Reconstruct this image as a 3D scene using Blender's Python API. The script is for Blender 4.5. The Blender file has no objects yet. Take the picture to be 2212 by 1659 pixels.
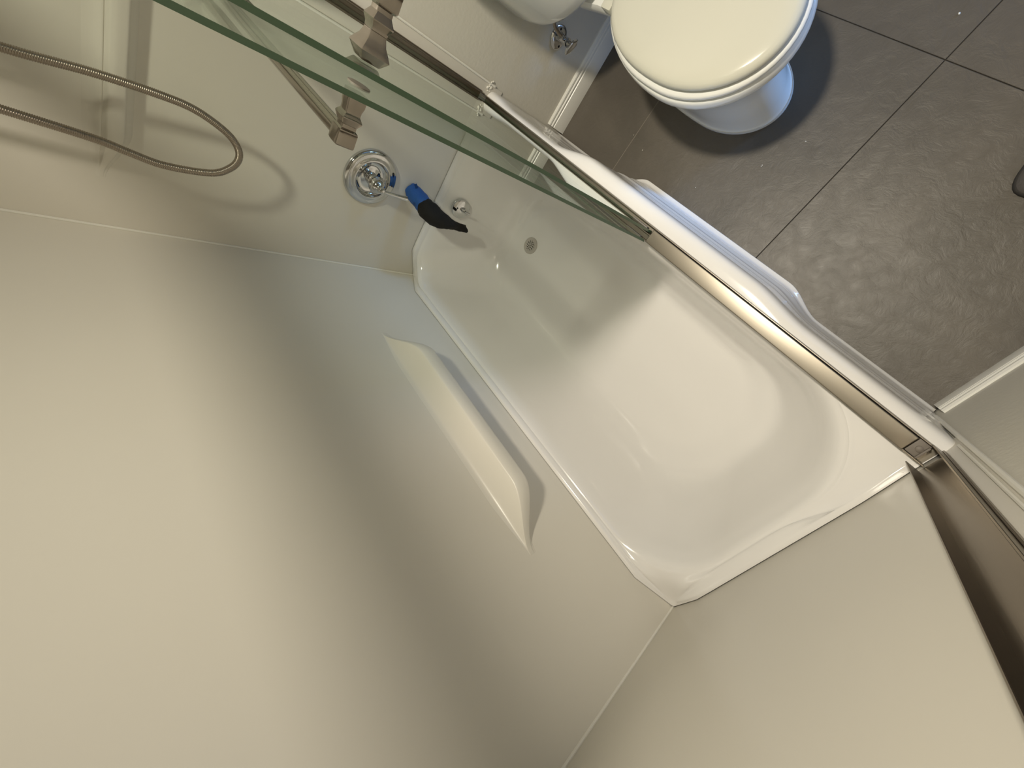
import bpy, bmesh, math, random
from mathutils import Vector, Matrix
from math import sin, cos, pi, sqrt, exp
random.seed(4)
S = bpy.context.scene
C = S.collection

# ------------------------------------------------------------------ camera
cam = bpy.data.cameras.new('camera')
cam.sensor_fit = 'HORIZONTAL'; cam.sensor_width = 36.0; cam.lens = 884.568 * 36 / 2212
cam.clip_start = 0.01
co = bpy.data.objects.new('camera', cam); C.objects.link(co)
R = [[0.57221, 0.517, -0.63663], [0.71305, -0.69711, 0.07478], [-0.40514, -0.49674, -0.76754]]
M = Matrix(((R[0][0], -R[1][0], -R[2][0], 1.28616),
            (R[0][1], -R[1][1], -R[2][1], 0.76481),
            (R[0][2], -R[1][2], -R[2][2], 1.48038),
            (0, 0, 0, 1)))
co.matrix_world = M
S.camera = co

# ------------------------------------------------------------------ light
S.view_settings.view_transform = 'Standard'
S.view_settings.look = 'None'
S.view_settings.gamma = 1
S.view_settings.use_curve_mapping = False
S.view_settings.exposure = 0.0
W = bpy.data.worlds.new('daylight'); S.world = W; W.use_nodes = True
bg = W.node_tree.nodes['Background']
bg.inputs[0].default_value = (0.30, 0.52, 1.0, 1); bg.inputs[1].default_value = 0.6
LX, LY, LZ = 0.83, 1.01, 2.362
la = bpy.data.lights.new('ceiling_bulb', 'AREA'); la.shape = 'DISK'; la.size = 0.145; la.spread = 2.3
la.energy = 18.7; la.color = (1.0, 0.915, 0.755)
lo = bpy.data.objects.new('ceiling_bulb', la); C.objects.link(lo); lo.location = (LX, LY, LZ)
lb = bpy.data.lights.new('hall_daylight', 'AREA'); lb.shape = 'RECTANGLE'; lb.size = 0.5; lb.size_y = 0.7
lb.energy = 3.2; lb.spread = 0.6; lb.color = (0.22, 0.48, 1.0)
lp = bpy.data.objects.new('hall_daylight', lb); C.objects.link(lp); lp.location = (1.60, 3.3, 0.42)
lp.rotation_euler = (Vector((0.8, 1.0, 0.08)) - Vector((1.60, 3.3, 0.42))).to_track_quat('-Z', 'Y').to_euler()

# ------------------------------------------------------------------ materials
def mat(name, col, rough=0.5, metal=0.0, noise=0.0, nscale=40, bump=0.0, bscale=60, coat=0.0, stretch=None):
    m = bpy.data.materials.new(name); m.use_nodes = True
    nt = m.node_tree; p = nt.nodes['Principled BSDF']
    p.inputs['Base Color'].default_value = (*col, 1)
    p.inputs['Roughness'].default_value = rough; p.inputs['Metallic'].default_value = metal
    if coat: p.inputs['Coat Weight'].default_value = coat; p.inputs['Coat Roughness'].default_value = 0.06
    tc = nt.nodes.new('ShaderNodeTexCoord'); src = tc.outputs['Object']
    if stretch:
        mp = nt.nodes.new('ShaderNodeMapping'); mp.inputs['Scale'].default_value = stretch
        nt.links.new(src, mp.inputs[0]); src = mp.outputs[0]
    if noise:
        n = nt.nodes.new('ShaderNodeTexNoise'); n.inputs['Scale'].default_value = nscale; n.inputs['Detail'].default_value = 6
        r = nt.nodes.new('ShaderNodeMapRange'); r.inputs['To Min'].default_value = 1 - noise; r.inputs['To Max'].default_value = 1 + noise
        mx = nt.nodes.new('ShaderNodeMix'); mx.data_type = 'RGBA'; mx.blend_type = 'MULTIPLY'
        mx.inputs[0].default_value = 1; mx.inputs[6].default_value = (*col, 1)
        nt.links.new(src, n.inputs[0]); nt.links.new(n.outputs[0], r.inputs[0])
        nt.links.new(r.outputs[0], mx.inputs[7]); nt.links.new(mx.outputs[2], p.inputs['Base Color'])
    if bump:
        n2 = nt.nodes.new('ShaderNodeTexNoise'); n2.inputs['Scale'].default_value = bscale; n2.inputs['Detail'].default_value = 8
        b = nt.nodes.new('ShaderNodeBump'); b.inputs['Strength'].default_value = 1; b.inputs['Distance'].default_value = bump
        nt.links.new(src, n2.inputs[0]); nt.links.new(n2.outputs[0], b.inputs['Height'])
        nt.links.new(b.outputs[0], p.inputs['Normal'])
    return m

def glass_mat():
    m = bpy.data.materials.new('clear_green_glass'); m.use_nodes = True
    nt = m.node_tree; nt.nodes.clear(); N = nt.nodes.new; L = nt.links.new
    out = N('ShaderNodeOutputMaterial'); mix = N('ShaderNodeMixShader')
    tr = N('ShaderNodeBsdfTransparent'); tr.inputs[0].default_value = (0.965, 0.985, 0.97, 1)
    gl = N('ShaderNodeBsdfGlossy'); gl.inputs['Roughness'].default_value = 0.015; gl.inputs['Color'].default_value = (.90, .955, .92, 1)
    fr = N('ShaderNodeFresnel'); fr.inputs[0].default_value = 1.5
    ge = N('ShaderNodeNewGeometry')
    sb = N('ShaderNodeMath'); sb.operation = 'SUBTRACT'; sb.inputs[0].default_value = 1
    mu = N('ShaderNodeMath'); mu.operation = 'MULTIPLY'
    # both surfaces of the sheet together: 2R / (1 + R)
    p2 = N('ShaderNodeMath'); p2.operation = 'MULTIPLY'; p2.inputs[1].default_value = 2
    p1 = N('ShaderNodeMath'); p1.operation = 'ADD'; p1.inputs[1].default_value = 1
    pw = N('ShaderNodeMath'); pw.operation = 'DIVIDE'; pw.use_clamp = True
    L(fr.outputs[0], p2.inputs[0]); L(fr.outputs[0], p1.inputs[0]); L(p2.outputs[0], pw.inputs[0]); L(p1.outputs[0], pw.inputs[1])
    L(ge.outputs['Backfacing'], sb.inputs[1]); L(sb.outputs[0], mu.inputs[0])
    L(pw.outputs[0], mu.inputs[1]); L(mu.outputs[0], mix.inputs[0])
    L(tr.outputs[0], mix.inputs[1]); L(gl.outputs[0], mix.inputs[2]); L(mix.outputs[0], out.inputs[0])
    return m

def floor_mat():
    m = mat('slate_tile', (0.135, 0.116, 0.094), rough=0.42)
    nt = m.node_tree; p = nt.nodes['Principled BSDF']; N = nt.nodes.new; L = nt.links.new
    ge = N('ShaderNodeNewGeometry')
    n1 = N('ShaderNodeTexNoise'); n1.inputs['Scale'].default_value = 3.2; n1.inputs['Detail'].default_value = 9; n1.inputs['Roughness'].default_value = .62; n1.inputs['Distortion'].default_value = .6
    cr = N('ShaderNodeValToRGB'); cr.color_ramp.elements[0].position = .3; cr.color_ramp.elements[1].position = .72
    cr.color_ramp.elements[0].color = (0.080, 0.070, 0.056, 1); cr.color_ramp.elements[1].color = (0.122, 0.106, 0.085, 1)
    n2 = N('ShaderNodeTexNoise'); n2.inputs['Scale'].default_value = 24; n2.inputs['Detail'].default_value = 12; n2.inputs['Roughness'].default_value = .68; n2.inputs['Distortion'].default_value = .9
    b = N('ShaderNodeBump'); b.inputs['Distance'].default_value = 0.0022; b.inputs['Strength'].default_value = .65
    mr = N('ShaderNodeMapRange'); mr.inputs['To Min'].default_value = .32; mr.inputs['To Max'].default_value = .52
    L(ge.outputs['Position'], n1.inputs[0]); L(ge.outputs['Position'], n2.inputs[0])
    L(n1.outputs[0], cr.inputs[0]); L(cr.outputs[0], p.inputs['Base Color'])
    L(n2.outputs[0], b.inputs['Height']); L(b.outputs[0], p.inputs['Normal'])
    L(n2.outputs[0], mr.inputs[0]); L(mr.outputs[0], p.inputs['Roughness'])
    return m

m_tub = mat('white_enamel', (0.80, 0.785, 0.765), rough=0.14, coat=.3)
m_panel = mat('ivory_acrylic', (0.74, 0.705, 0.625), rough=0.30, noise=.015, nscale=2.5)
m_paint = mat('warm_white_paint', (0.60, 0.575, 0.505), rough=0.5, bump=.0006, bscale=90)
m_trim = mat('gloss_trim_paint', (0.78, 0.77, 0.72), rough=0.22)
m_caulk = mat('caulk', (0.80, 0.78, 0.71), rough=0.45)
m_ceram = mat('vitreous_china', (0.80, 0.80, 0.77), rough=0.08, coat=.4)
m_seat = mat('cream_seat_plastic', (0.60, 0.59, 0.51), rough=0.16)
m_chrome = mat('chrome', (0.62, 0.625, 0.63), rough=0.06, metal=1)
m_nickel = mat('brushed_nickel', (0.31, 0.28, 0.232), rough=0.40, metal=1, noise=.05, nscale=60, bump=.00002, bscale=260, stretch=(.02, 1, 1))
m_nickel_dark = mat('nickel_dark_reflection', (0.23, 0.195, 0.155), rough=0.30, metal=1, noise=.08, nscale=40, bump=.0001, bscale=300, stretch=(1, 1, .05))  # jamb nickel, base colour darkened to stand in for the dim room's reflection
m_polnick = mat('polished_nickel', (0.38, 0.345, 0.31), rough=0.10, metal=1)
m_glass = glass_mat()
m_edge = mat('green_glass_edge', (0.075, 0.135, 0.08), rough=0.25)
m_floor = floor_mat()
m_grout = mat('dark_grout', (0.045, 0.04, 0.032), rough=.9)
m_grout_light = mat('pale_grout', (0.19, 0.165, 0.135), rough=.9)
m_black = mat('black_cloth', (0.006, 0.005, 0.004), rough=.85, bump=.001, bscale=220)
m_blue = mat('blue_masking_tape', (0.018, 0.10, 0.36), rough=.6, noise=.08, nscale=160, bump=.0005, bscale=300)
m_dark = mat('dark_hole', (0.01, 0.01, 0.01), rough=.8)
m_hose = mat('satin_steel_hose', (0.36, 0.31, 0.26), rough=0.32, metal=1)
m_drain = mat('satin_drain_metal', (0.52, 0.49, 0.45), rough=0.5, metal=.2)
m_rubber = mat('grey_rubber', (0.19, 0.165, 0.14), rough=.6)
m_red = mat('red_mark', (0.35, 0.03, 0.03), rough=.4)
m_bluemark = mat('blue_black_mark', (0.02, 0.025, 0.05), rough=.4)
m_shoe = mat('grey_slipper_felt', (0.11, 0.10, 0.09), rough=.9, bump=.001, bscale=150)
m_sole = mat('slipper_sole', (0.03, 0.027, 0.024), rough=.8)
m_lamp = bpy.data.materials.new('lamp_diffuser'); m_lamp.use_nodes = True
_p = m_lamp.node_tree.nodes['Principled BSDF']; _p.inputs['Emission Color'].default_value = (1, .925, .775, 1); _p.inputs['Emission Strength'].default_value = 5

# ------------------------------------------------------------------ helpers
def tag(o, label=None, cat=None, group=None, kind=None):
    for k, v in (('label', label), ('category', cat), ('group', group), ('kind', kind)):
        if v: o[k] = v
    return o
def obj(name, bm, m, parent=None, smooth=True, angle=40, at=None):
    me = bpy.data.meshes.new(name)
    if angle is not None and smooth:
        ca = math.radians(angle)
        for e in bm.edges:
            if len(e.link_faces) == 2 and e.calc_face_angle(0) > ca: e.smooth = False
    for f in bm.faces: f.smooth = smooth
    if at:
        bmesh.ops.translate(bm, verts=bm.verts, vec=-Vector(at))
    bm.to_mesh(me); bm.free()
    for x in (m if isinstance(m, (list, tuple)) else [m]): me.materials.append(x)
    o = bpy.data.objects.new(name, me); C.objects.link(o)
    if at: o.location = at
    if parent:
        o.parent = parent
        o.location = Vector(at or (0, 0, 0)) - WL[parent]
        WL[o] = Vector(at or (0, 0, 0))
    else: WL[o] = Vector(at or (0, 0, 0))
    return o
class _WL(dict):
    def __getitem__(s, o): return dict.__getitem__(s, o.name)
    def __setitem__(s, o, v): dict.__setitem__(s, o.name, v)
WL = _WL()
def thing(name, loc, label, cat, group=None):
    o = bpy.data.objects.new(name, None); C.objects.link(o); o.location = loc
    o.empty_display_size = .05; WL[o] = Vector(loc)
    return tag(o, label, cat, group)
def box(bm, x0, x1, y0, y1, z0, z1, bev=0.0, seg=2):
    r = bmesh.ops.create_cube(bm, size=1)
    v = r['verts']
    bmesh.ops.scale(bm, verts=v, vec=(x1 - x0, y1 - y0, z1 - z0))
    bmesh.ops.translate(bm, verts=v, vec=((x0 + x1) / 2, (y0 + y1) / 2, (z0 + z1) / 2))
    if bev:
        es = list({e for w in v for e in w.link_edges})
        bmesh.ops.bevel(bm, geom=es, offset=bev, segments=seg, affect='EDGES', profile=.6)
    return bm
def B(*a, **k): return box(bmesh.new(), *a, **k)
def loft(bm, rings, closed=True, cap0=False, cap1=False, flip=False):
    vr = [[bm.verts.new(p) for p in r] for r in rings]
    n = len(vr[0]); rng = n if closed else n - 1
    for a, b in zip(vr, vr[1:]):
        for i in range(rng):
            j = (i + 1) % n
            f = (a[i], a[j], b[j], b[i])
            try: bm.faces.new(f[::-1] if flip else f)
            except ValueError: pass
    if cap0: bm.faces.new(vr[0] if flip else vr[0][::-1])
    if cap1: bm.faces.new(vr[-1][::-1] if flip else vr[-1])
    return vr
def fix(bm):
    bmesh.ops.remove_doubles(bm, verts=bm.verts, dist=1e-6)
    bmesh.ops.recalc_face_normals(bm, faces=bm.faces); return bm
def frame(d):
    d = Vector(d).normalized(); up = Vector((0, 0, 1)) if abs(d.z) < .95 else Vector((0, 1, 0))
    a = d.cross(up).normalized(); b = a.cross(d).normalized(); return d, a, b
def lathe(bm, prof, base, axis, n=32, square=False, cap=True):
    """prof: (distance along the axis, radius)"""
    d, a, b = frame(axis); base = Vector(base); rings = []
    for t, r in prof:
        ring = []
        for i in range(n):
            if square:
                th = 2 * pi * i / n; c, s = cos(th), sin(th)
                e = .09
                k = r / max(abs(c), abs(s)); k = min(k, r * 1.36)
                ring.append(base + d * t + a * c * k + b * s * k)
            else:
                th = 2 * pi * i / n
                ring.append(base + d * t + (a * cos(th) + b * sin(th)) * max(r, 1e-5))
        rings.append(ring)
    loft(bm, rings, cap0=cap, cap1=cap)
    return fix(bm)
def L(*a, **k): return lathe(bmesh.new(), *a, **k)
def catmull(pts, n=8):
    P = [Vector(p) for p in pts]; P = [P[0] * 2 - P[1]] + P + [P[-1] * 2 - P[-2]]; out = []
    for i in range(1, len(P) - 2):
        for k in range(n):
            t = k / n
            out.append(.5 * ((2 * P[i]) + (P[i + 1] - P[i - 1]) * t + (2 * P[i - 1] - 5 * P[i] + 4 * P[i + 1] - P[i + 2]) * t * t + (3 * P[i] - P[i - 1] - 3 * P[i + 1] + P[i + 2]) * t ** 3))
    out.append(P[-2]); return out
def tube(bm, pts, rad, n=10, cap=True):
    """rad: number or function of the index"""
    d0, a, b = frame(pts[1] - pts[0]); rings = []
    for i, p in enumerate(pts):
        d = (pts[min(i + 1, len(pts) - 1)] - pts[max(i - 1, 0)]).normalized()
        a = (a - d * a.dot(d)).normalized(); b = d.cross(a)
        r = rad(i) if callable(rad) else rad
        rings.append([p + (a * cos(2 * pi * k / n) + b * sin(2 * pi * k / n)) * r for k in range(n)])
    loft(bm, rings, cap0=cap, cap1=cap); return fix(bm)
def T(pts, rad, **k): return tube(bmesh.new(), [Vector(p) for p in pts], rad, **k)
def sm(a, b, x):
    t = min(1, max(0, (x - a) / (b - a))); return t * t * (3 - 2 * t)
def rrect(x0, x1, y0, y1, r, nc=14, ns=14):
    """ring of points; r = radii of the corners (x0y0, x1y0, x1y1, x0y1)"""
    if not isinstance(r, (tuple, list)): r = (r,) * 4
    cs = [(x0 + r[0], y0 + r[0], pi, r[0]), (x1 - r[1], y0 + r[1], 1.5 * pi, r[1]), (x1 - r[2], y1 - r[2], 0, r[2]), (x0 + r[3], y1 - r[3], .5 * pi, r[3])]
    out = []
    for k in range(4):
        cx, cy, a0, rr = cs[k]
        arc = [(cx + rr * cos(a0 + .5 * pi * i / nc), cy + rr * sin(a0 + .5 * pi * i / nc)) for i in range(nc + 1)]
        out += arc
        nx = cs[(k + 1) % 4]; q = (nx[0] + nx[3] * cos(nx[2]), nx[1] + nx[3] * sin(nx[2])); p = arc[-1]
        for i in range(1, ns): out.append((p[0] + (q[0] - p[0]) * i / ns, p[1] + (q[1] - p[1]) * i / ns))
    return out

# ------------------------------------------------------------------ room shell
XR, YF, ZC = 1.524, 2.60, 2.44
def struct(name, bm, m, **k): return tag(obj(name, bm, m, **k), kind='structure')
wl = struct('wall_left', B(-.10, -.004, -.10, YF + .1, -.06, ZC), m_paint, smooth=False)
wr = struct('wall_right', B(XR + .004, XR + .10, -.10, YF + .1, -.06, ZC), m_paint, smooth=False)
wb = struct('wall_back', B(-.004, XR + .004, -.10, -.006, -.06, ZC), m_paint, smooth=False)
bm = B(-.004, .80, YF, YF + .1, -.06, ZC); box(bm, 1.46, XR + .004, YF, YF + .1, -.06, ZC); box(bm, .80, 1.46, YF, YF + .1, 2.04, ZC)
wf = struct('wall_front', bm, m_paint, smooth=False)
struct('ceiling', B(-.10, XR + .1, -.10, YF + .1, ZC, ZC + .08), m_paint, smooth=False)
fl = struct('floor', B(-.004, XR + .004, -.006, YF, -.06, -.0035), m_grout, smooth=False)
struct('hall_floor', B(-.8, 2.6, YF + .1, 5.2, -.06, 0), m_floor, smooth=False)
bm = B(.80, .84, YF - .015, YF + .115, 0, 2.0, bev=.004); box(bm, 1.42, 1.46, YF - .015, YF + .115, 0, 2.0, bev=.004); box(bm, .80, 1.46, YF - .015, YF + .115, 2.0, 2.04, bev=.004)
struct('door_1', bm, m_trim, angle=30)
# tiles: each one an object, joints as in the photograph
xs = [-.004, .306, .927, XR + .004]; ys = [.70, 1.359, 1.98, YF]
for i in range(3):
    for j in range(3):
        g = .0011
        dz = random.uniform(-.0004, .0004) + (.0006 if i == 1 else 0)
        obj('tile', B(xs[i] + (g if i else 0), xs[i + 1] - (g if i < 2 else 0), ys[j] + g, ys[j + 1] - g, -.012, dz, bev=.0007, seg=1), m_floor, fl, smooth=False)
obj('grout_line', B(.3045, .3075, .70, 1.358, -.012, -.0004), m_grout_light, fl, smooth=False)

# surround panels (the walls of the tub alcove)
def relief_back(x, z):
    y = 0.0
    y += .0016 * exp(-((z - (.905 + .015 * (x - 1.1))) / .006) ** 2) * sm(1.08, 1.14, x) * (1 - sm(1.33, 1.42, x))
    return y
bm = bmesh.new(); nx = 90; zs = [.36 + i * .012 for i in range(174)]
rows = [[(XR * i / nx, relief_back(XR * i / nx, z), z) for i in range(nx + 1)] for z in zs]
loft(bm, rows, closed=False); box(bm, 0, XR, -.006, -.0005, .34, 2.42)
sp = obj('surround_panel', fix(bm), m_panel, wb)
obj('surround_panel', B(-.004, .0, -.002, .747, .36, 2.2, bev=.0015), m_panel, wl)
obj('surround_panel', B(XR, XR + .004, -.002, .747, .36, 2.2, bev=.0015), m_panel, wr)
obj('edge_bead', T([(.001, .748, .40), (.001, .748, 1.2), (.001, .748, 2.2)], .0035, n=8), m_caulk, wl)
obj('edge_bead', T([(XR - .001, .748, .10), (XR - .001, .748, 1.2), (XR - .001, .748, 2.2)], .0045, n=8), m_caulk, wr)
obj('edge_bead', T([(XR - .001, .738, .43), (XR - .001, .738, 1.2), (XR - .001, .738, 2.2)], .0030, n=8), m_caulk, wr)
obj('corner_bead', T([(.002, .002, .37), (.002, .002, 1.2), (.002, .002, 2.4)], .0034, n=8), m_caulk, wb)
obj('corner_bead', T([(XR - .002, .002, .37), (XR - .002, .002, 1.2), (XR - .002, .002, 2.4)], .0034, n=8), m_caulk, wb)
# ragged caulk where tub, wall and panel meet on the left wall
bm = bmesh.new()
for k in range(16):
    y = .728 + .0035 * k / 2 + random.uniform(-.003, .003); z = .418 + random.uniform(-.006, .012)
    bmesh.ops.create_icosphere(bm, subdivisions=1, radius=random.uniform(.002, .0045), matrix=Matrix.Translation((.001, y, z)))
tag(obj('caulk_smear', bm, m_caulk, wl), kind='stuff')

# baseboards
def baseboard(name, x, sgn, y0, y1):
    prof = [(0, 0), (.0125, 0), (.0125, .058), (.0115, .061), (.0085, .063), (.0085, .067), (.0115, .070), (.0115, .074), (.0075, .077), (.0075, .081), (.0095, .083), (.0085, .088), (.004, .092), (0, .092)]
    bm = bmesh.new()
    loft(bm, [[(x + sgn * p, y, z) for p, z in prof] for y in (y0, y1)], cap0=True, cap1=True)
    return struct(name, fix(bm), m_trim, angle=25)
baseboard('baseboard_left', -.004, 1, .752, YF)
baseboard('baseboard_right', XR + .004, -1, .765, YF)
bm = B(-.004, .80, YF - .0125, YF, 0, .09, bev=.003)
struct('baseboard_front', bm, m_trim)

# moulded shelves of the surround
def moulded_shelf(parent, c0, c1, zt, depth, onx, label, flat, under=.10, z_edge=.010, ytop=.022, slope=0.0):
    n = 72; rings = []
    for i in range(n + 1):
        u = i / n; s = c0 + (c1 - c0) * u
        a = min(u, 1 - u) * 2
        k = sm(0, flat, a); k = k ** .9
        d = max(depth * k, .0006); q = .25 + .75 * k
        prof = [(-.001, zt + ytop * q), (.004 * k, zt + ytop * .42 * q), (.014 * k, zt + .004 * q), (d * .45, zt), (d * .86, zt - .0015),
                (d * .95, zt - .0045 * q), (d, zt - z_edge * q), (d * .985, zt - z_edge * 1.9 * q), (d * .90, zt - z_edge * 3 * q), (d * .55, zt - under * .62 * q), (d * .2, zt - under * .86 * q), (-.001, zt - under * q)]
        prof = [(p, z - slope * k * min(1, max(0, p) / max(d, .01))) for p, z in prof]
        P = catmull([(p, 0, z) for p, z in prof], 3)
        rings.append([((p.x, s, p.z) if onx else (s, p.x, p.z)) for p in P])
    bm = bmesh.new(); loft(bm, rings, closed=False)
    bmesh.ops.recalc_face_normals(bm, faces=bm.faces)
    for f in bm.faces:
        pass
    o = obj('moulded_shelf', bm, m_panel, parent, angle=60)
    o['label'] = label
    return o
moulded_shelf(wb, .385, 1.205, .715, .080, False, 'long cream moulded soap shelf', .42, under=.10, slope=.020, z_edge=.019)
moulded_shelf(wl, .13, .66, 1.325, .030, True, 'short moulded ledge behind the hose', .45, under=.055, z_edge=.010, slope=.008, ytop=.032)

# ------------------------------------------------------------------ bathtub
tub = thing('bathtub', (.762, .38, 0), 'white alcove bathtub with bowed front apron, built against three walls', 'bathtub')
def dip(x, y):
    z = 0
    for cx in (0, XR):
        d = sqrt((x - cx) ** 2 + y ** 2); z += .056 * (1 - sm(0, .125, d))
    return z
HR = (.115, .20, .205, .10)
keys = [
    ('w', (.0015, XR - .0015, .0015, .714), (.012,) * 4, .430),
    ('w', (.006, XR - .006, .006, .712), (.02,) * 4, .4305),
    ('w', (.013, XR - .014, .013, .708), (.03,) * 4, .4285),
    ('l', (.0185, 1.492, .0185, .700), (.06, .12, .03, .03), .4185),
    ('b', (.020, 1.488, .0195, .684), (.10, .19, .185, .09), .4125),
    ('b', (.024, 1.481, .023, .680), (.11, .195, .195, .095), .4105),
    ('b', (.031, 1.472, .029, .672), HR, .403),
    ('b', (.040, 1.462, .037, .661), HR, .385),
    ('b', (.050, 1.448, .046, .652), (.12, .20, .20, .11), .355),
    ('b', (.070, 1.415, .070, .634), (.14, .20, .19, .13), .26),
    ('b', (.090, 1.378, .095, .612), (.15, .20, .18, .14), .180),
    ('b', (.110, 1.345, .122, .594), (.15, .21, .17, .14), .132),
    ('b', (.135, 1.300, .142, .577), (.15, .22, .16, .14), .106),
    ('b', (.165, 1.255, .160, .560), (.15, .23, .15, .14), .094),
    ('b', (.20, 1.205, .185, .535), (.13, .20, .12, .12), .0895),
    ('b', (.27, 1.10, .245, .475), (.08, .10, .08, .08), .086),
    ('b', (.40, .95, .33, .39), (.02, .02, .02, .02), .085),
]
rings0 = []
for kind, (a, b, c, d), r, z in keys:
    ring = []
    for (x, y) in rrect(a, b, c, d, r):
        zz = z
        if kind == 'l' and x > 1.2: x = x + (1.519 - 1.492) * sm(.40, .56, y) * sm(1.38, 1.48, x)
        if kind in 'wl':
            f = sm(.55, .67, y) if x > 1 else sm(.60, .69, y); zz = z * (1 - f) + min(z, .4135) * f
            zz -= dip(x, y) * (1 - f)
        elif z > .40: zz -= .45 * dip(x, y)
        if z < .13: zz += .010 * (x - .25)
        ring.append(Vector((x, y, zz)))
    rings0.append(ring)
nr = len(rings0[0]); fine = []
cols = [catmull([rg[i] for rg in rings0], 3) for i in range(nr)]
fine = [[c[k] for c in cols] for k in range(len(cols[0]))]
bm = bmesh.new(); loft(bm, fine, cap1=True, flip=True)
bmesh.ops.recalc_face_normals(bm, faces=bm.faces)
obj('basin', bm, m_tub, tub, angle=80)
# apron with a bowed middle
bm = bmesh.new(); rows = []
NX = 150
for i in range(NX + 1):
    x = XR * i / NX
    bl = sm(.335, .505, x) * (1 - sm(1.055, 1.215, x))
    yl = .727 + .010 * (1 - sm(0, .12, x)) if x < .7 else .740
    yr = yl + (.756 - yl) * bl
    fl_ = sm(.365, .475, x) * (1 - sm(1.055, 1.185, x))
    yf = (.748 if x < .7 else .760) + (.797 - (.748 if x < .7 else .760)) * fl_
    d = yf - yr
    pr = [(.7125, .4133), (yr - .030, .4132), (yr - .020, .4115), (yr - .011, .4075), (yr - .005, .400), (yr - .0015, .387), (yr, .368), (yr + .0005, .33),
          (yr + .13 * d, .24), (yr + .16 * d, .196), (yr + .27 * d, .190), (yr + .30 * d, .182), (yr + .36 * d, .105),
          (yr + .50 * d, .098), (yr + .53 * d, .088), (yr + .62 * d, .034), (yr + .74 * d, .026), (yf - .001, .0225), (yf, .019), (yf, 0)]
    pr.sort(key=lambda p: -p[1])
    rows.append([(x, y, z) for y, z in pr])
loft(bm, rows, closed=False); bmesh.ops.recalc_face_normals(bm, faces=bm.faces)
obj('apron', bm, m_tub, tub, angle=50)
# overflow plate and drain
oc = Vector((.058, .352, .352)); od = Vector((.97, 0, .2))
op = obj('overflow_plate', L([(-.004, .036), (.004, .037), (.0085, .035), (.011, .028), (.012, .012), (.012, .0)], oc, od), m_chrome, tub)
for s in (-1, 1): obj('screw', L([(0, .0032), (.0022, .0030), (.0026, 0)], oc + od.normalized() * .0108 + Vector((-.0037, 0, .018)) * s, od, n=12), m_dark, op)
obj('trip_lever', T(catmull([oc + Vector((.010, 0, .004)), oc + Vector((.022, .0, .004)), oc + Vector((.032, .002, -.004)), oc + Vector((.038, .004, -.018))], 5), lambda i: .0032 + .0001 * i), m_chrome, op)
dc = Vector((.236, .362, .0895)); dr = .033
bm = bmesh.new()
lathe(bm, [(-.004, dr), (.0015, dr), (.0028, dr * .96), (.0030, dr * .80), (.0018, dr * .74), (.0018, 0)], dc, (0, 0, 1), n=40)
dp = obj('drain_strainer', bm, m_drain, tub)
bm = bmesh.new()
for rr, n_ in ((.0, 1), (.0075, 6), (.0145, 10), (.0195, 12)):
    for k in range(n_):
        a = 2 * pi * k / n_ + rr * 60
        lathe(bm, [(.0015, .0023 if rr < .019 else .0015), (.0022, .0023 if rr < .019 else .0015)], dc + Vector((cos(a), sin(a), 0)) * rr, (0, 0, 1), n=8)
h = obj('strainer_hole', bm, m_dark, dp); h['kind'] = 'stuff'

# ------------------------------------------------------------------ shower enclosure frame
YI, YO = .676, .7135; ZD = .4135
fr = thing('shower_door_frame', (.762, .694, ZD), 'brushed nickel frame of bottom track, wall jambs and header round the shower opening', 'door frame')
bm = B(.004, XR - .004, YI, YI + .0025, ZD, .4445, bev=.0006, seg=1); box(bm, .004, XR - .004, YO - .0025, YO, ZD, .4445, bev=.0006, seg=1)
box(bm, .004, XR - .004, YI, YO, ZD, ZD + .003); box(bm, .004, .80, .6915, .6935, ZD, .436)
obj('bottom_track', bm, m_nickel, fr, smooth=False)
obj('track_filler', B(.802, 1.479, YI - .0004, YO - .0042, ZD + .003, .4462, bev=.0022, seg=3), m_nickel, fr)
bm = B(1.481, 1.503, YI + .003, YO - .0035, ZD + .003, .440, bev=.002); lathe(bm, [(0, .006), (.004, .006), (.006, .003), (.0061, 0)], (1.494, .695, .439), (0, 0, 1), n=14)
box(bm, 1.4995, 1.503, YI + .004, YO - .006, .434, .4475, bev=.001)
obj('rubber_bumper', bm, m_rubber, fr)
for sx, x0 in ((1, .0005), (-1, XR - .0005)):
    def bx(bm, a, b_, y0, y1): box(bm, min(x0 + sx * a, x0 + sx * b_), max(x0 + sx * a, x0 + sx * b_), y0, y1, .4455, 1.915, bev=.0006, seg=1)
    bm = bmesh.new()
    bx(bm, 0, .0022, .664, .7155); bx(bm, 0, .026, .664, .6664); bx(bm, 0, .026, .7125, .7155)
    bx(bm, 0, .010, .7155, .7185)
    obj('wall_jamb', bm, m_nickel_dark, fr, smooth=False)
bm = B(.001, XR - .001, .666, .669, 1.915, 1.952, bev=.001, seg=1); box(bm, .001, XR - .001, .713, .716, 1.915, 1.952, bev=.001, seg=1); box(bm, .001, XR - .001, .666, .716, 1.949, 1.956, bev=.001, seg=1)
obj('header_rail', bm, m_nickel, fr, smooth=False)

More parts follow.
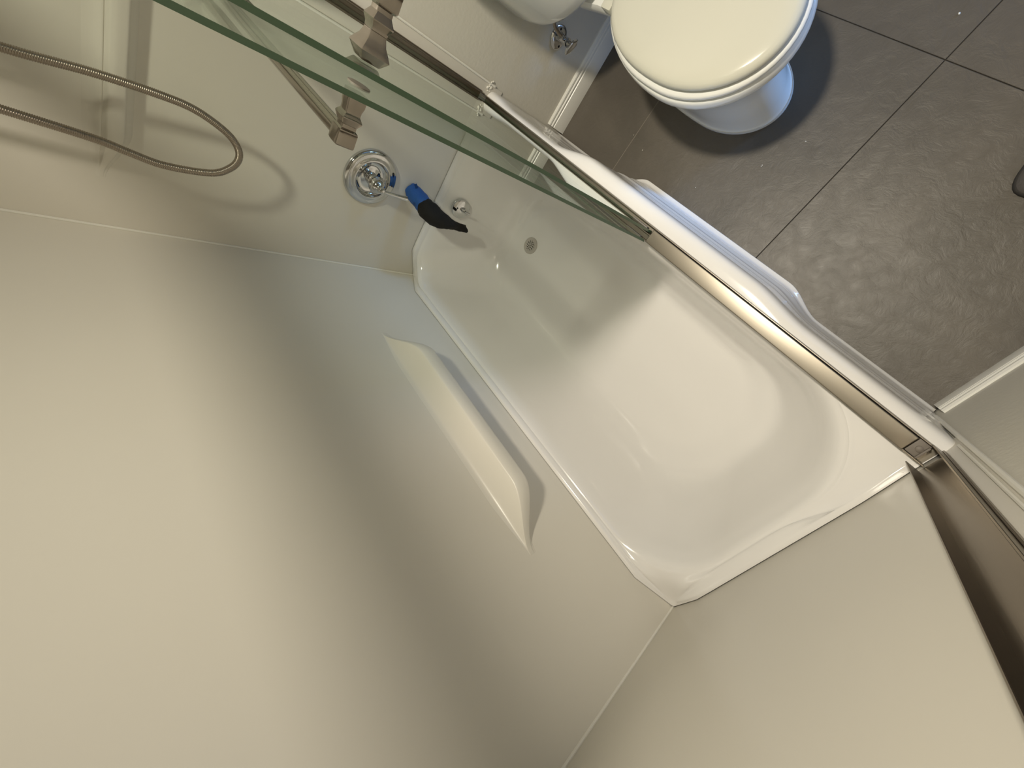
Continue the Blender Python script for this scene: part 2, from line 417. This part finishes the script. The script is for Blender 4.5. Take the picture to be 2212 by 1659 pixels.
# ------------------------------------------------------------------ sliding glass doors
def bracket(bm, x, y, z, s):
    if s < 0:
        lathe(bm, [(0, .0105), (.012, .0105), (.018, .0092), (.023, .0090), (.0275, .0120), (.029, .0125), (.0305, .0120), (.036, .0090), (.040, .0090), (.042, .0115), (.0435, .0120), (.0595, .0120), (.061, .011)], (x, y, z), (0, s, 0), n=32, square=True)
        return
    prof = [(0, .0105), (.0008, .0115), (.0085, .0168), (.0095, .0176), (.0108, .0172), (.015, .0150), (.021, .0115), (.028, .0095), (.033, .0098), (.038, .0125), (.0395, .0128), (.041, .0120),
            (.047, .0088), (.051, .0088), (.053, .0115), (.0545, .0122), (.072, .0122), (.0735, .0112)]
    lathe(bm, prof, (x, y, z), (0, s, 0), n=32, square=True)
def door(x0, x1, y0, y1, s, label, yb, zb=1.203):
    t = thing('sliding_glass_door', ((x0 + x1) / 2, (y0 + y1) / 2, .448), label, 'shower door', 'sliding glass doors')
    bm = bmesh.new(); r = bmesh.ops.create_cube(bm, size=1)
    bmesh.ops.scale(bm, verts=bm.verts, vec=(x1 - x0, y1 - y0, 1.942 - .438)); bmesh.ops.translate(bm, verts=bm.verts, vec=((x0 + x1) / 2, (y0 + y1) / 2, (1.942 + .438) / 2))
    for f in bm.faces: f.material_index = 0 if abs(f.normal.y) > .9 else 1
    obj('glass_pane', bm, [m_glass, m_edge], t, smooth=False)
    ys_ = y1 if s > 0 else y0
    bar = obj('towel_bar', T([(x0 + .035, ys_ + s * (.0625 if s > 0 else .0515), zb), (.35, ys_ + s * (.0625 if s > 0 else .0515), zb), (.745, ys_ + s * (.0625 if s > 0 else .0515), zb)], .0098, n=16), m_polnick, t)
    for bx_ in (.745, x0 + .050):
        bm = bmesh.new(); bracket(bm, bx_, ys_ + s * .0012, zb, s); obj('bracket', bm, m_polnick, bar, angle=28)
        oy = y0 if s > 0 else y1
        obj('washer', L([(0, .013), (.0012, .013), (.0018, .011), (.0019, 0)], (bx_, oy, zb), (0, -s, 0), n=24), m_rubber, bar)
    obj('bottom_guide', B(x1 - .060, x1 - .012, y0 - .0015, y1 + .0015, .434, .450, bev=.001), m_rubber, t)
    return t
door(.006, .797, .6725, .6785, -1, 'clear glass shower door nearer the tub, its towel bar on the shower side', .62)
door(.010, .797, .6975, .7035, 1, 'clear glass shower door on the toilet side, its polished towel bar bracket facing the room', .76)

# ------------------------------------------------------------------ shower valve
VC = Vector((0, .333, .700)); X = Vector((1, 0, 0))
v = thing('shower_valve', VC, 'round chrome shower valve with lever handle on the wall above the spout', 'valve')
es = obj('escutcheon', L([(0, .089), (.003, .0895), (.009, .088), (.0145, .083), (.0170, .077), (.0165, .072), (.0185, .066), (.0215, .0615), (.0215, .0580), (.017, .0555), (.009, .0535), (.0045, .048), (.0025, .040), (.003, .030), (.006, .024), (.006, 0)], VC, X, n=72), m_chrome, v, angle=60)
for a, mm in ((1.05, m_bluemark), (-2.15, m_red)):
    c = VC + Vector((.0150, sin(a) * 0, 0)) + Vector((0, cos(a), sin(a))) * .0685
    d = Vector((0, -sin(a), cos(a)))
    obj('temperature_mark', T([c - d * .0065, c, c + d * .0065], .0017, n=8), mm, es)
obj('valve_sleeve', L([(.006, .020), (.030, .020), (.031, .0185), (.046, .0185), (.047, .0225), (.049, .023)], VC, X, n=36), m_chrome, v)
hub = obj('handle_hub', L([(.046, .0), (.046, .0250), (.050, .0275), (.054, .0270), (.056, .0245), (.062, .0235), (.069, .0200), (.074, .0145), (.078, .0100), (.081, .0092), (.083, .0110), (.086, .0112), (.088, .0088), (.091, .0080), (.094, .0090), (.097, .0070), (.099, .0)], VC, X, n=40), m_chrome, v, angle=35)
hb = VC + Vector((.090, 0, 0))
obj('handle_lever', T(catmull([hb + Vector((0, 0, 0)), hb + Vector((.001, 0, -.020)), hb + Vector((.003, .001, -.045)), hb + Vector((.004, .002, -.070)), hb + Vector((.004, .003, -.088))], 5),
    lambda i: .0042 + .00022 * i), m_chrome, v)

# ------------------------------------------------------------------ wrapped tub spout
sp0 = Vector((0, .333, .535))
s_ = thing('tub_spout', sp0, 'tub spout wrapped in blue tape with a black cloth sleeve hanging from it', 'spout')
obj('spout_body', T(catmull([(0.001, .333, .535), (.05, .333, .534), (.09, .331, .530), (.118, .328, .518), (.128, .326, .50)], 5), lambda i: .0235 - .0002 * i, n=20), m_chrome, s_)
def wrap(path, rads, n=26, seed=1, amp=.0014, flatten=None, jag=0.0):
    rnd = random.Random(seed); P = catmull(path, 6); m = len(P) - 1; rings = []
    d0, a, b = frame(P[1] - P[0]); ph = [rnd.uniform(0, 6.28) for _ in range(8)]
    for i, p in enumerate(P):
        d = (P[min(i + 1, m)] - P[max(i - 1, 0)]).normalized(); a = (a - d * a.dot(d)).normalized(); b = d.cross(a)
        u = i / m * (len(rads) - 1); k = min(int(u), len(rads) - 2); f = u - k
        ra, rb = [rads[k][q] * (1 - f) + rads[k + 1][q] * f for q in (0, 1)]
        ring = []
        for j in range(n):
            th = 2 * pi * j / n
            w = amp * (sin(3 * th + ph[0] + i * .5) + .7 * sin(5 * th + ph[1] - i * .8) + .5 * sin(9 * th + ph[2] + i * 1.3))
            q = p + a * cos(th) * (ra + w) + b * sin(th) * (rb + w)
            if i in (0, m): q = q + d * jag * (sin(4 * th + ph[3]) + .6 * sin(9 * th + ph[4]))
            ring.append(q)
        rings.append(ring)
    bm = bmesh.new(); loft(bm, rings, cap0=True, cap1=True); return fix(bm)
obj('tape_wrap', wrap([(.002, .335, .535), (.03, .334, .534), (.068, .331, .531), (.100, .329, .527)], [(.028, .028), (.0295, .030), (.0305, .030), (.029, .029)], seed=3, amp=.0008, jag=.0022), m_blue, s_, angle=50)
bm = bmesh.new()
loft(bm, [[(.006 + .010 * u, .352 + .018 * u, .552 - .01 * u) , (.030 + .006 * u, .353 + .012 * u, .556 - .012 * u)] for u in (0, .5, 1)], closed=False)
for f in list(bm.faces): pass
r_ = bmesh.ops.solidify(bm, geom=list(bm.faces), thickness=.0008)
obj('tape_flap', bm, m_blue, s_)
obj('cloth_sleeve', wrap([(.090, .330, .530), (.112, .326, .524), (.132, .322, .507), (.141, .319, .480), (.144, .317, .447), (.144, .316, .412), (.146, .315, .366)],
    [(.0310, .0315), (.0345, .034), (.0335, .034), (.027, .030), (.018, .023), (.0115, .019), (.009, .0185)], seed=8, amp=.0012, jag=.0028), m_black, s_, angle=35)

# ------------------------------------------------------------------ hand shower and hose
hs = thing('shower_hose', (.10, .31, 1.09), 'looped ribbed steel hand-shower hose hanging in front of the left wall', 'hose')
hp = [(.075, .372, 1.93), (.082, .366, 1.75), (.088, .362, 1.60), (.095, .368, 1.457), (.099, .381, 1.347), (.10, .3845, 1.25), (.10, .380, 1.19), (.10, .358, 1.133), (.10, .334, 1.104), (.10, .305, 1.094), (.10, .275, 1.108), (.10, .250, 1.145), (.10, .239, 1.23),
      (.10, .247, 1.29), (.10, .257, 1.346), (.10, .2645, 1.464), (.098, .272, 1.62), (.095, .285, 1.78), (.09, .295, 1.93)]
P = catmull(hp, 10)
# resample evenly, four rows of vertices to a rib
acc = [0]
for a, b in zip(P, P[1:]): acc.append(acc[-1] + (b - a).length)
step = .00078; N_ = int(acc[-1] / step); Q = []; k = 0
for i in range(N_ + 1):
    s0 = i * step
    while k < len(acc) - 2 and acc[k + 1] < s0: k += 1
    t = (s0 - acc[k]) / (acc[k + 1] - acc[k]); Q.append(P[k].lerp(P[k + 1], t))
obj('hose', T(Q, lambda i: (.0084, .0081, .0070, .0081)[i % 4], n=10), m_hose, hs, angle=180)
ar = thing('shower_fixture', (0, .33, 1.98), 'shower arm with hand-shower holder high on the left wall', 'shower')
obj('flange', L([(0, .032), (.004, .032), (.010, .02), (.011, .012)], (0, .33, 1.98), X, n=28), m_chrome, ar)
obj('arm', T(catmull([(0, .33, 1.98), (.05, .33, 1.985), (.10, .33, 1.965), (.13, .33, 1.93)], 6), .0105, n=14), m_chrome, ar)
obj('diverter', B(.065, .105, .285, .385, 1.925, 1.955, bev=.008), m_chrome, ar)
obj('shower_head', L([(0, .012), (.02, .014), (.04, .03), (.055, .045), (.062, .045), (.063, 0)], (.13, .33, 1.93), (.5, 0, -1), n=36), m_chrome, ar)

# ------------------------------------------------------------------ toilet
TY = 1.132
def egg(xb, xf, hw, xc, z, n=64, pw=1.0, sq=2.0):
    out = []
    for i in range(n):
        t = 2 * pi * i / n; c, s = cos(t), sin(t)
        e = 2.0 / sq
        a = (xf - xc) if c > 0 else (xc - xb)
        cc = abs(c) ** (1 if c > 0 else e) * (1 if c > 0 else -1)
        out.append(Vector((xc + a * cc, TY + hw * (abs(s) ** (1 if c > 0 else e)) * (1 if s > 0 else -1), z)))
    return out
toi = thing('toilet', (.40, TY, 0), 'white two-piece toilet with closed cream lid on the tiled floor', 'toilet')
Rg = [(.10, .690, .124, .50, 0), (.10, .690, .124, .50, .012), (.105, .683, .118, .50, .018), (.11, .672, .116, .49, .10), (.12, .668, .120, .49, .17), (.15, .690, .136, .50, .24), (.19, .725, .158, .52, .300),
      (.22, .752, .172, .53, .330), (.235, .766, .181, .54, .350), (.24, .770, .184, .54, .362), (.24, .769, .183, .54, .376), (.243, .764, .179, .54, .384), (.26, .745, .165, .54, .387)]
cols = [catmull([r[i] for r in [egg(a, b, c, d, z) for a, b, c, d, z in Rg]], 2) for i in range(64)]
bm = bmesh.new(); loft(bm, [[c[k] for c in cols] for k in range(len(cols[0]))], cap0=True, cap1=True)
obj('bowl', fix(bm), m_ceram, toi, angle=60)
bm = bmesh.new()
loft(bm, [[(x, TY + s * w, z) for s, z in ((-.9, .335), (-1, .375), (-.93, .3865), (.93, .3865), (1, .375), (.9, .335))] for x, w in ((.02, .105), (.14, .095), (.22, .084), (.28, .082), (.33, .095))], cap0=True, cap1=True)
obj('tank_shelf', fix(bm), m_ceram, toi, angle=50)
def disc(pr, xb, xf, hw, xc, sq=2.0):
    rg = [egg(xb + e, xf - e, hw - e, xc, z, sq=sq) for e, z in pr]
    bm = bmesh.new(); loft(bm, rg, cap0=True, cap1=True); return fix(bm)
obj('seat', disc([(.012, .390), (.004, .391), (0, .395), (0, .402), (.004, .406), (.012, .408)], .285, .770, .177, .54, 2.35), m_ceram, toi, angle=60)
obj('lid', disc([(.016, .411), (.006, .412), (.001, .416), (0, .421), (.002, .427), (.007, .4325), (.016, .4360), (.04, .4385), (.09, .4405), (.16, .4410)], .283, .765, .166, .54, 2.35), m_seat, toi, angle=60)
for s in (-1, 1):
    obj('hinge', B(.262, .298, TY + s * .075 - .012, TY + s * .075 + .012, .388, .420, bev=.005), m_seat, toi)
def tank_ring(w, d, q, z):
    out = []
    for k in range(49):
        t = -pi / 2 + pi * k / 48; c, sn = max(cos(t), 0), sin(t)
        out.append((.012 + (d - .012) * c ** (2 / q), TY + w * abs(sn) ** (2 / q) * (1 if sn > 0 else -1), z))
    return out
bm = bmesh.new()
loft(bm, [tank_ring(*a) for a in ((.155, .180, 2.4, .402), (.174, .200, 2.4, .405), (.189, .214, 2.4, .414), (.198, .224, 2.45, .432), (.203, .230, 2.5, .46), (.212, .236, 2.8, .60), (.218, .238, 3.0, .745))], cap0=True, cap1=True)
obj('tank', fix(bm), m_ceram, toi, angle=60)
bm = bmesh.new()
loft(bm, [tank_ring(*a) for a in ((.220, .241, 3, .747), (.227, .247, 3, .752), (.228, .248, 3, .766), (.222, .243, 3, .775), (.20, .22, 3, .777))], cap0=True, cap1=True)
obj('tank_lid', fix(bm), m_ceram, toi, angle=60)

# stop valve on the wall below the tank
sv = thing('stop_valve', (0, .972, .250), 'small chrome water stop valve on the wall beneath the toilet tank', 'valve')
sc = Vector((-.004, .973, .248))
ec = obj('escutcheon', L([(0, .034), (.004, .034), (.008, .030), (.010, .020), (.010, 0)], sc, X, n=36), m_chrome, sv)
for s in (-1, 1): obj('screw_hole', L([(0, .0038), (.0012, .0038)], sc + Vector((.0088, -.019 * s, -.013 * s)), X, n=12), m_dark, ec)
bm = L([(.008, .010), (.030, .010), (.031, .013), (.052, .013), (.053, .008), (.058, .007)], sc, X, n=20)
lathe(bm, [(0, .009), (.018, .009), (.019, .011), (.032, .011), (.033, .006)], sc + Vector((.042, 0, .004)), (0, 0, 1), n=18)
obj('body', bm, m_chrome, sv)
hc = sc + Vector((.056, 0, 0)); hd = Vector((.90, -.30, -.25))
bm = bmesh.new(); rings = []
d, a, b = frame(hd)
for t, rr in ((0, .004), (.001, .014), (.003, .020), (.0075, .020), (.010, .016), (.0105, .0)):
    rings.append([hc + d * (t + .010) + (a * cos(2 * pi * i / 40) * 1.0 + b * sin(2 * pi * i / 40) * .62) * rr * (1.3 + .06 * cos(12 * pi * i / 40)) for i in range(40)])
loft(bm, rings, cap0=True, cap1=True)
lathe(bm, [(-.004, .005), (.012, .005)], hc, hd, n=12)
obj('handle', fix(bm), m_chrome, sv)
obj('supply_line', T(catmull([sc + Vector((.042, 0, .032)), sc + Vector((.045, .004, .07)), sc + Vector((.060, .012, .11)), sc + Vector((.070, .016, .165))], 6), .0052, n=10), m_hose, sv)

# ------------------------------------------------------------------ slipper at the right edge
sl = thing('slipper', (1.285, 1.33, 0), 'toe of a dark grey slipper on the tiles at the right picture edge', 'slipper')
def sole(z, g=0.0, x0=1.262, yt=1.196, n=40):
    out = []
    for i in range(n):
        t = 2 * pi * i / n; c, s = cos(t), sin(t)
        c = abs(c) ** .8 * (1 if c > 0 else -1); s = abs(s) ** .9 * (1 if s > 0 else -1)
        w = .048 if s < 0 else .038
        out.append(Vector((x0 + (w - g) * c * (1 - .12 * max(0, s)), yt + .13 + (.13 - g) * s, z)))
    return out
bm = bmesh.new(); loft(bm, [sole(.0005), sole(.003, -.001), sole(.012, -.001), sole(.015, .002)], cap0=True, cap1=True)
obj('sole', fix(bm), m_sole, sl, angle=50)
bm = bmesh.new(); rg = []
for k in range(8):
    u = k / 7; rg.append([Vector((p.x, p.y + .02 * u, p.z)) for p in sole(.015 + .038 * sin(u * pi / 2), .003 + .022 * (1 - cos(u * pi / 2)))])
loft(bm, rg, cap0=True, cap1=True)
obj('upper', fix(bm), m_shoe, sl, angle=60)

# white crumbs scattered on the tiles
bm = bmesh.new()
for cx, cy, cr in ((.873, 1.442, .0035), (.367, .862, .0022), (.745, 1.00, .0022), (.800, 1.10, .0016), (.30, .885, .0015), (.62, .86, .0015)):
    for k in range(3):
        bmesh.ops.create_icosphere(bm, subdivisions=1, radius=cr * random.uniform(.4, .7), matrix=Matrix.Translation((cx + random.uniform(-1, 1) * cr, cy + random.uniform(-1, 1) * cr, .0015)))
tag(obj('crumbs', bm, m_caulk), 'tiny white crumbs scattered on the grey floor tiles', 'debris', kind='stuff')

# ------------------------------------------------------------------ ceiling lamp (above the frame)
cl = thing('ceiling_light', (LX, LY, ZC), 'round flush ceiling light near the shower header', 'lamp')
obj('housing', L([(0, .075), (.02, .055), (.026, .046), (.030, .034), (.030, 0)], (LX, LY, ZC), (0, 0, -1), n=48), m_trim, cl)
obj('diffuser', L([(.030, .030), (.045, .030), (.060, .028), (.070, .018), (.073, 0)], (LX, LY, ZC), (0, 0, -1), n=48), m_lamp, cl)
